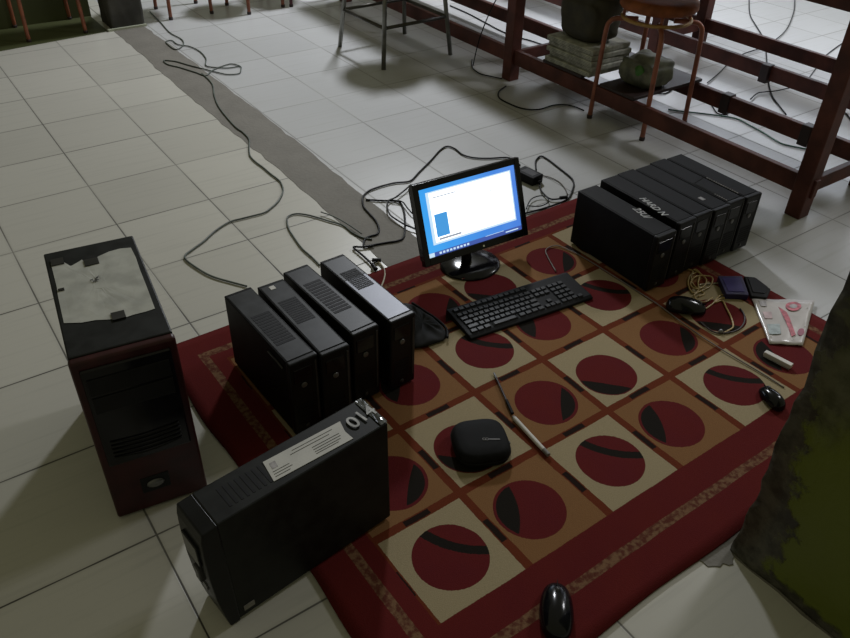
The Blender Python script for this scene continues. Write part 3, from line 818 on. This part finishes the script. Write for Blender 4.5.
cable('power_cable', 'black cable tangle lying over the cement strip left of the monitor',
  [(1.4253, 2.2854), (1.3726, 2.2802), (1.3327, 2.2583), (1.3077, 2.2279), (1.2847, 2.1793), (1.2760, 2.1234), (1.2676, 2.0691), (1.2469, 2.0161), (1.2230, 1.9911), (1.1956, 1.9928), (1.1707, 1.9851), (1.1442, 1.9480), (1.1703, 1.9389), (1.2190, 1.9268), (1.2606, 1.9156), (1.2893, 1.9247), (1.3313, 1.9784), (1.3774, 2.0501), (1.4105, 2.1171), (1.4117, 2.1526), (1.3761, 2.1798), (1.3207, 2.2242)], .0036, M['cable'], .0012)
cable('power_cable', 'black power cable bending sharply on the tiles behind the bright-topped computer',
  [(1.1726, 1.9297), (1.1335, 1.9435), (1.1095, 1.9590), (1.1076, 1.9264), (1.1079, 1.8820), (1.1055, 1.8403), (1.0973, 1.7963)], .0036, M['cable'], .0040, plugs=((6, 5),))
cable('monitor_cable', 'black monitor cable running from the tangle to behind the left side of the screen',
  [(1.5226, 2.2238), (1.4652, 2.1930), (1.4139, 2.1696), (1.3824, 2.1621), (1.3517, 2.1278), (1.3290, 2.0724), (1.3297, 2.0210), (1.3373, 1.9746), (1.3523, 1.9405), (1.3898, 1.9083)], .0030, M['cable'], .0085)
cable('monitor_cable', 'thin black cable from the tangle under the left side of the screen',
  [(1.3939, 2.1593), (1.4189, 2.1298), (1.4082, 2.0741), (1.4034, 2.0249), (1.4280, 1.9751)], .0026, M['cable'], .0085)
cable('power_cable', 'large black cable loop beside the adapter, right of the monitor',
  [(2.0242, 2.0693), (2.0711, 2.1257), (2.1081, 2.1521), (2.1319, 2.1540), (2.1310, 2.1100), (2.1183, 2.0419), (2.1004, 1.9527), (2.0797, 1.9110), (2.0428, 1.8750), (1.9673, 1.8226), (1.8993, 1.8151), (1.8261, 1.8167), (1.7645, 1.8241), (1.7110, 1.8286)], .0036, M['cable'], .0012)
cable('power_cable', 'black adapter lead with a thick connector, right of the monitor',
  [(1.9588, 1.9774), (1.9209, 1.9232), (1.9067, 1.8845), (1.9035, 1.8585), (1.9110, 1.8445), (1.9361, 1.8331), (1.9613, 1.8218)], .0032, M['cable'], .0055, plugs=((6, 5),))
cable('power_cable', 'thin cable crossing inside the large loop beside the adapter',
  [(2.0184, 2.0208), (2.0341, 1.9853), (2.0345, 1.9395), (2.0164, 1.8917), (1.9910, 1.8500)], .0022, M['cable_grey'], .0012)
cable('network_cable', 'thin coiled black cable near the lower right corner of the screen',
  [(1.7742, 1.8409), (1.8188, 1.8755), (1.8522, 1.8911), (1.8852, 1.8888), (1.8992, 1.8706), (1.8860, 1.8419), (1.8623, 1.8296), (1.8262, 1.8300), (1.7954, 1.8542)], .0022, M['cable'], .0085)
cable('keyboard_cable', 'thin grey cable lying along the rug from the keyboard to the near pillar',
  [(1.5807, 1.4694), (1.6159, 1.5469), (1.6442, 1.5883), (1.6905, 1.5890), (1.7073, 1.5477), (1.7164, 1.4895), (1.7199, 1.3864), (1.7203, 1.2769), (1.7204, 1.1610), (1.7072, 1.0258), (1.7052, 0.9263), (1.7085, 0.8497), (1.7129, 0.7804), (1.7137, 0.7113)], .0018, M['cable_grey'], .0095)
cable('power_plug', 'black plug with a pale cord standing behind the bright-topped computer',
  [(1.1177, 1.8539), (1.1315, 1.8450), (1.1288, 1.8039), (1.1123, 1.7658), (1.0795, 1.7262), (1.0483, 1.7003)], .0034, M['cable_beige'], .0012, plugs=((0, 1),))
cable('earphone_cable', 'yellow cable bundled in front of the row of six computers',
  [(1.9507, 1.3090), (1.9488, 1.2776), (1.9582, 1.2394), (1.9709, 1.2171), (1.9326, 1.2139), (1.8903, 1.1867), (1.8609, 1.1462), (1.8859, 1.1431), (1.9267, 1.1766), (1.9697, 1.2038), (1.9721, 1.2304), (1.9168, 1.1967), (1.8939, 1.1576), (1.8886, 1.1217), (1.8594, 1.1213)], .0026, M['cable_gold'], .0085)
cable('earphone_cable', 'yellow cable loop curling from the dark mouse around a rug disc',
  [(1.8127, 1.0638), (1.8521, 1.0691), (1.8993, 1.0762), (1.9268, 1.0711), (1.9411, 1.0746), (1.9224, 1.0868), (1.8755, 1.0726), (1.9054, 1.0658), (1.8853, 1.0350), (1.8555, 0.9935), (1.8233, 0.9615), (1.7945, 0.9572), (1.7765, 0.9575)], .0026, M['cable_gold'], .0085)
cable('earphone_cable', 'loose yellow cable knot between the bundle and the indigo box',
  [(1.9646, 1.2282), (1.9650, 1.1999), (1.9533, 1.1662), (1.9129, 1.1454), (1.8823, 1.1520), (1.8912, 1.1794), (1.9370, 1.1973), (1.9666, 1.1850), (1.9792, 1.1631), (1.9364, 1.1368), (1.8895, 1.1342), (1.8531, 1.1318), (1.8351, 1.1052), (1.8519, 1.0880), (1.8878, 1.0900)], .0024, M['cable_gold'], .0120)
cable('earphone_cable', 'short pale cord going into the indigo box',
  [(1.9157, 1.1636), (1.9343, 1.1548), (1.9557, 1.1443), (1.9772, 1.1338)], .0024, M['cable_beige'], .0085)
cable('earphone_cable', 'thin dark cord curving round below the yellow cable loop',
  [(1.7600, 1.0321), (1.7523, 0.9963), (1.7565, 0.9706), (1.7865, 0.9510), (1.8236, 0.9439), (1.8677, 0.9559), (1.9018, 0.9814), (1.9175, 1.0079)], .0024, M['wood_dark'], .0085)
s = MB(); q = [(1.7697, 0.9648)][0]; s.lathe([(0, 0), (.006, .0), (.007, .006), (.004, .011), (0, .012)], 14, q[0], q[1])
o = s.build('earphone_bud', M['silver'], smooth=True); o.location.z = ZR; tag(o, 'small shiny earphone bud at the end of the yellow cable loop', 'earphone')

# ------------------------------------------------------------------ desks (long, red-brown timber)
def desk(label, X, Yn, Yf, n_posts, D=.42, railz=.085, seat=True, clamps=()):
    t = thing('computer_desk', label, 'desk', (X, Yn, 0))
    Ld = Yf - Yn; pw = .062
    for k in range(n_posts):
        yy = k * (Ld - pw) / (n_posts - 1)
        MB().box(0, pw, yy, yy + pw, 0, .78).build('leg', M['wood'], t, .004)
        MB().box(D, D + pw, yy, yy + pw, 0, .78).build('leg', M['wood'], t, .004)
        MB().box(pw, D, yy + .018, yy + .044, railz, railz + .055).build('side_rail', M['wood'], t, .003)
    MB().box(.018, .046, -.01, Ld + .01, railz, railz + .07).build('foot_rail', M['wood'], t, .003)
    MB().box(D + .012, D + .040, -.01, Ld + .01, railz, railz + .07).build('foot_rail', M['wood'], t, .003)
    MB().box(.018, .042, 0, Ld, .715, .785).build('apron', M['wood'], t, .003)
    MB().box(D + .01, D + .034, 0, Ld, .715, .785).build('apron', M['wood'], t, .003)
    MB().box(-.04, D + pw + .04, -.05, Ld + .05, .785, .812).build('tabletop', M['wood'], t, .004)
    for (cx_, cy_) in clamps:
        MB().box(cx_, cx_ + .045, cy_, cy_ + .045, railz - .012, railz + .075).build('clamp', M['wood_dark'], t, .003)
    return t
desk('long red-brown wooden desk standing nearest the row of six computers', 2.580, 1.25, 4.62, 3, clamps=((.425, .28), (.425, .68)))
desk('second long red-brown wooden desk, parallel behind the nearest one', 3.500, 1.0, 4.6, 3, D=.37, clamps=((-.004, 1.08),))
# boards across the foot rails that carry the papers and bags
t = thing('shelf_board', 'dark wooden board across the foot rails under the newspapers', 'board', (2.60, 2.44, .157))
MB().box(0, .45, 0, .26, 0, .014).build('board', M['wood_dark'], t, .002)

t = thing('shelf_board', 'short dark wooden board across the foot rails under the grey-green plastic bag', 'board', (2.60, 2.12, .157))
MB().box(0, .45, 0, .205, 0, .014).build('board', M['wood_dark'], t, .002)
# newspapers, one by one
ZB = .1715
random.seed(13)
papers = ['folded grey newspaper at the bottom of the pile under the nearest desk', 'folded newspaper second from the bottom of the pile under the nearest desk',
          'folded newspaper in the middle of the pile under the nearest desk', 'folded newspaper second from the top of the pile under the nearest desk', 'folded pale newspaper on top of the pile under the nearest desk']
for k, lb in enumerate(papers):
    t = thing('newspaper', lb, 'newspaper', (2.605 + random.uniform(-.006, .006), 2.395 + random.uniform(-.008, .008), ZB + k * .0245), random.uniform(-.05, .05), 'newspapers piled under the nearest desk')
    s = MB(); s.box(0, .25, 0, .29, 0, .023); s.build('folded_sheets', M['newsprint'], t, .004)
    s = MB()
    for j in range(3): s.box(-.0006, .002, .01, .28, .004 + j * .006, .0055 + j * .006)
    s.build('page_edges', M['ink'], t)
# bags: lumpy bodies
def lumpy(name, label, c, size, mt, seed, cat, extra=None):
    t = thing(name, label, cat, c)
    s = MB(); bmesh.ops.create_icosphere(s.bm, subdivisions=4, radius=1)
    rnd = random.Random(seed); ph_ = [rnd.uniform(0, 6) for _ in range(6)]
    for v_ in s.bm.verts:
        q = v_.co.copy(); f = 1 + .07 * sin(5 * q.x + ph_[0]) * sin(4 * q.y + ph_[1]) + .03 * sin(9 * q.z + ph_[2] + 6 * q.x) + .015 * sin(17 * q.y + ph_[3])
        e = [abs(a) ** .62 * (1 if a > 0 else -1) for a in q]
        v_.co = Vector((e[0] * size[0] * f, e[1] * size[1] * f, max(0, (e[2] * .5 + .46) * size[2] * 1.04 * (f if e[2] > 0 else 1))))
    s.build('bag_body', mt, t, smooth=True)
    if extra: extra(t)
    return t
def handles(t):
    s = MB(); s.tube([(-.05, 0, .18), (-.06, .0, .22), (-.02, .01, .24), (.03, .01, .22), (.04, 0, .18)], .006, 8); s.build('handle', M['matte'], t, smooth=True)
def greenpatch(t):
    s = MB(); bmesh.ops.create_icosphere(s.bm, subdivisions=2, radius=.028)
    for v_ in s.bm.verts: v_.co.x *= .5
    s.build('green_patch', M['green'], t, smooth=True).location = (-.085, -.03, .075)
lumpy('cloth_bag', 'dark olive cloth bag standing on the pile of newspapers', (2.725, 2.555, ZB + 5 * .0245 + .001), (.105, .135, .22), M['bagdark'], 1, 'bag', handles)
lumpy('plastic_bag', 'grey-green plastic bag with a bright green patch, under the red tube stool', (2.775, 2.222, .1715), (.100, .098, .125), M['baggreen'], 2, 'bag', greenpatch)

# ------------------------------------------------------------------ stools
def round_stool(label, feet_center, half, rz, seat_z, tube, seatm, ring, group=None, r=.0105, seatr=.155, bend=True, legs=4, name='round_stool', ringm=None):
    t = thing(name, label, 'stool', (feet_center[0], feet_center[1], 0), rz, group)
    for k in range(legs):
        a = pi / 4 + pi / 2 * k; fx, fy = half * sqrt(2) * cos(a), half * sqrt(2) * sin(a)
        top = .80
        pts = [(fx, fy, .0), (fx * .97, fy * .97, seat_z * .5), (fx * .94, fy * .94, seat_z - .055), (fx * .88, fy * .88, seat_z - .015), (fx * .74, fy * .74, seat_z - .002), (fx * .35, fy * .35, seat_z - .0)]
        o = MB().tube(pts, r, 10).build('leg', tube, t, smooth=True)
        s = MB(); s.lathe([(r * 1.15, 0), (r * 1.2, .014), (r * 1.02, .017)], 12, fx, fy); f = s.build('foot_cap', M['wood_dark'], o)
    MB().tube([(seatr * .92 * cos(2*pi*j/32), seatr * .92 * sin(2*pi*j/32), seat_z + .010) for j in range(32)], .008, 8, False, True).build('seat_ring', ringm or tube, t, smooth=True)
    if ring: MB().tube([(half * 1.28 * cos(2*pi*j/32), half * 1.28 * sin(2*pi*j/32), ring) for j in range(32)], .006, 8, False, True).build('foot_ring', tube, t, smooth=True)
    for k in range(4): s = MB(); a = pi / 4 + pi / 2 * k; s.tube([(seatr * .88 * cos(a), seatr * .88 * sin(a), seat_z + .012), (seatr * .88 * cos(a), seatr * .88 * sin(a), seat_z + .052)], .007, 8, False); s.build('seat_support', tube, t, smooth=True)
    s = MB(); zs_ = seat_z + .050; s.lathe([(0, zs_), (seatr, zs_), (seatr + .008, zs_ + .010), (seatr + .006, zs_ + .034), (seatr * .85, zs_ + .044), (0, zs_ + .048)], 40)
    s.build('seat', seatm, t, smooth=True)
    return t
round_stool('red tube stool with a round orange-brown seat, under the nearest desk', (2.760, 2.212), .151, .07, .450, M['redtube'], M['orangeseat'], None, ringm=M['ochretube'])
def square_stool(label, c, half, rz):
    t = thing('metal_stool', label, 'stool', (c[0], c[1], 0), rz)
    H2 = .62; tp = .72
    cs = []
    for sx_, sy_ in ((-1, -1), (1, -1), (1, 1), (-1, 1)):
        MB().tube([(sx_ * half, sy_ * half, 0), (sx_ * half * tp, sy_ * half * tp, H2)], .012, 10, False).build('leg', M['chrome'], t, smooth=True)
    f = 1 - (1 - tp) * .20 / H2; hh = half * f
    for (a0_, a1_) in (((-1, -1), (1, -1)), ((1, -1), (1, 1)), ((1, 1), (-1, 1)), ((-1, 1), (-1, -1))):
        MB().tube([(a0_[0] * hh, a0_[1] * hh, .20), (a1_[0] * hh, a1_[1] * hh, .20)], .009, 8, False).build('stretcher', M['darksteel'], t, smooth=True)
    s = MB(); s.lathe([(0, H2 - .01), (.17, H2 - .01), (.178, H2 + .005), (.17, H2 + .03), (0, H2 + .035)], 36); s.build('seat', M['bagdark'], t, smooth=True)
    return t
square_stool('dull grey metal stool with dark stretchers, standing on the tiles left of the nearest desk', (2.347, 3.604), .218, .02)
round_stool('orange tube stool in front of the far green wall', (.862, 4.900), .152, .02, .45, M['orangetube'], M['orangeseat'], None)
round_stool('leftmost orange tube stool just right of the far pillar', (1.640, 4.885), .128, .0, .45, M['orangetube'], M['orangeseat'], None)
round_stool('orange tube stool furthest right of the two beyond the far pillar', (2.060, 4.770), .125, .15, .45, M['orangetube'], M['orangeseat'], None, seatr=.14)
round_stool('dark maroon tube stool at the top edge, beyond the orange stools', (2.375, 4.80), .14, .1, .45, M['darktube'], M['bagdark'], None, seatr=.14)

# ------------------------------------------------------------------ cables under and beyond the desks
cable('power_cable', 'black cable dropping beside the middle leg of the nearest desk',
  [(2.6161, 3.2583), (2.5419, 3.1578), (2.5202, 3.0664), (2.5458, 2.9999), (2.5715, 2.9508)], .0032, M['cable'], .0005)
hang = [(2.5630, 3.1807)][0]
s = MB(); s.tube([(hang[0], hang[1], .004), (hang[0] + .03, hang[1] - .01, .16), (hang[0] + .11, hang[1] - .02, .33), (hang[0] + .22, hang[1] - .01, .42), (hang[0] + .26, hang[1] - .01, .72)], .003, 8)
tag(s.build('power_cable', M['cable'], smooth=True), 'thin black cable hanging down under the nearest desk, left of its middle leg', 'cable')
cable('power_cable', 'black cable curling on the floor at the foot of the middle desk leg',
  [(2.5215, 2.8587), (2.4443, 2.8191), (2.3945, 2.7580), (2.3868, 2.6885), (2.3955, 2.6109), (2.4237, 2.5651), (2.4720, 2.5425), (2.5456, 2.5473), (2.5991, 2.5290), (2.6268, 2.4830), (2.6329, 2.4222)], .0034, M['cable'], .0005)
cable('network_cable', 'green cable lying on the tiles between the rails of the nearest desk',
  [(2.9839, 2.2203), (3.0302, 2.1634), (3.1069, 2.0739), (3.1708, 1.9791), (3.1601, 1.8914), (3.1439, 1.8103), (3.1206, 1.7366), (3.1126, 1.6805), (3.1572, 1.5928)], .0036, simple('green_cable', (.02, .085, .05), .45), .0005)
cable('power_cable', 'pair of dark cables running along behind the front foot rail of the nearest desk',
  [(3.1262, 4.1510), (3.1184, 3.9508), (3.0930, 3.7480), (3.0711, 3.5779), (3.0743, 3.4447), (3.1012, 3.3438), (3.1156, 3.2319), (3.1415, 3.1361)], .004, M['cable'], .0005)
cable('power_cable', 'dark cable tangle on the tiles behind the red tube stool',
  [(3.0739, 2.6293), (3.0758, 2.5619), (3.0863, 2.4907), (3.0862, 2.4116), (3.1274, 2.3708), (3.2153, 2.3961), (3.1952, 2.4566), (3.1001, 2.4503), (3.0378, 2.4725), (3.0581, 2.5727)], .0032, M['cable'], .0005)
cable('power_cable', 'grey-blue cable crossing the bright tiles beyond the desks, forming the left strand',
  [(5.2416, 3.4535), (4.9774, 3.2485), (4.6782, 3.0184), (4.5078, 2.8480), (4.3386, 2.6750), (4.1621, 2.5272), (3.9327, 2.3558), (3.7504, 2.2188), (3.5720, 2.0679), (3.4875, 1.9686), (3.4181, 1.8819)], .0034, M['cable'], .0005)
cable('power_cable', 'dark cable curving down across the bright tiles beyond the desks, forming the right strand',
  [(5.4898, 3.2506), (5.2117, 3.0573), (4.9699, 2.9002), (4.6240, 2.7095), (4.3737, 2.6107), (4.1472, 2.5565), (3.9725, 2.5409), (3.7968, 2.4932), (3.6014, 2.4124), (3.4261, 2.3489)], .0032, M['cable'], .0040)
cable('power_cable', 'dark cable on the tiles between the two desks, hooking towards the near rail',
  [(3.4202, 2.0844), (3.5185, 2.1162), (3.5753, 2.1050), (3.6311, 2.0867), (3.7448, 2.0733)], .0032, M['cable'], .0075)
cable('power_cable', 'dark straight cable left of the near post, beyond the desks',
  [(4.6741, 2.3681), (4.5026, 2.3241), (4.3471, 2.2775), (4.1776, 2.2084), (4.0343, 2.1505), (3.8979, 2.0955)], .0032, M['cable'], .0005)
cable('power_cable', 'short dark cable arc beneath the back foot rail clamp',
  [(3.2458, 2.1913), (3.1896, 2.1226), (3.1495, 2.0617), (3.1753, 2.0247)], .0030, M['cable'], .0005)
cable('power_cable', 'dark cable on the tiles right of the near desk post',
  [(3.7141, 1.8000), (3.6778, 1.7359), (3.6121, 1.6652), (3.5491, 1.5975)], .0032, M['cable'], .0005)

# ------------------------------------------------------------------ lights
def area(name, loc, target, sx_, sy_, power, col):
    l = bpy.data.lights.new(name, 'AREA'); l.shape = 'RECTANGLE'; l.size = sx_; l.size_y = sy_; l.energy = power; l.color = col
    o = bpy.data.objects.new(name, l); COL.objects.link(o); o.location = loc
    o.rotation_euler = (Vector(target) - Vector(loc)).to_track_quat('-Z', 'Y').to_euler(); return o
area('overhead_light', (3.35, 4.75, 3.0), (2.7, 3.6, 0), .30, .42, 118, (.92, .95, 1.0))
area('overhead_light', (5.2, 1.25, 3.0), (2.2, 1.3, 0), .55, .75, 48, (.97, .97, 1.0))  # added fill light at an invented spot, no known fixture there
area('window_light', (FX1 - .15, 4.1, 1.7), (2.0, 3.2, 0), 5.4, 1.4, 75, (.82, .88, 1.0))
w_ = bpy.data.worlds.new('room_ambience'); scene.world = w_; w_.use_nodes = True
bg = w_.node_tree.nodes['Background']; bg.inputs[0].default_value = (.93, .90, .58, 1); bg.inputs[1].default_value = .19

# ------------------------------------------------------------------ camera
f, th, ro, ya = 778.316, .6455272, .0286654, -.625729
c, s_ = cos(ya), sin(ya); ct, st = cos(th), sin(th)
Rt = Vector((c, s_, 0)); F = Vector((-s_ * ct, c * ct, -st)); U = Vector((-s_ * st, c * st, ct))
R2 = Rt * cos(ro) + U * sin(ro); U2 = U * cos(ro) - Rt * sin(ro)
cam = bpy.data.cameras.new('camera'); cam.sensor_width = 36; cam.lens = 36 * f / 850; cam.clip_start = .02
co = bpy.data.objects.new('camera', cam); COL.objects.link(co)
mw = Matrix((R2, U2, -F)).transposed().to_4x4(); mw.translation = (0, 0, 1.398154); co.matrix_world = mw
scene.camera = co
scene.view_settings.view_transform = 'Standard'; scene.view_settings.look = 'None'
scene.view_settings.exposure = 0
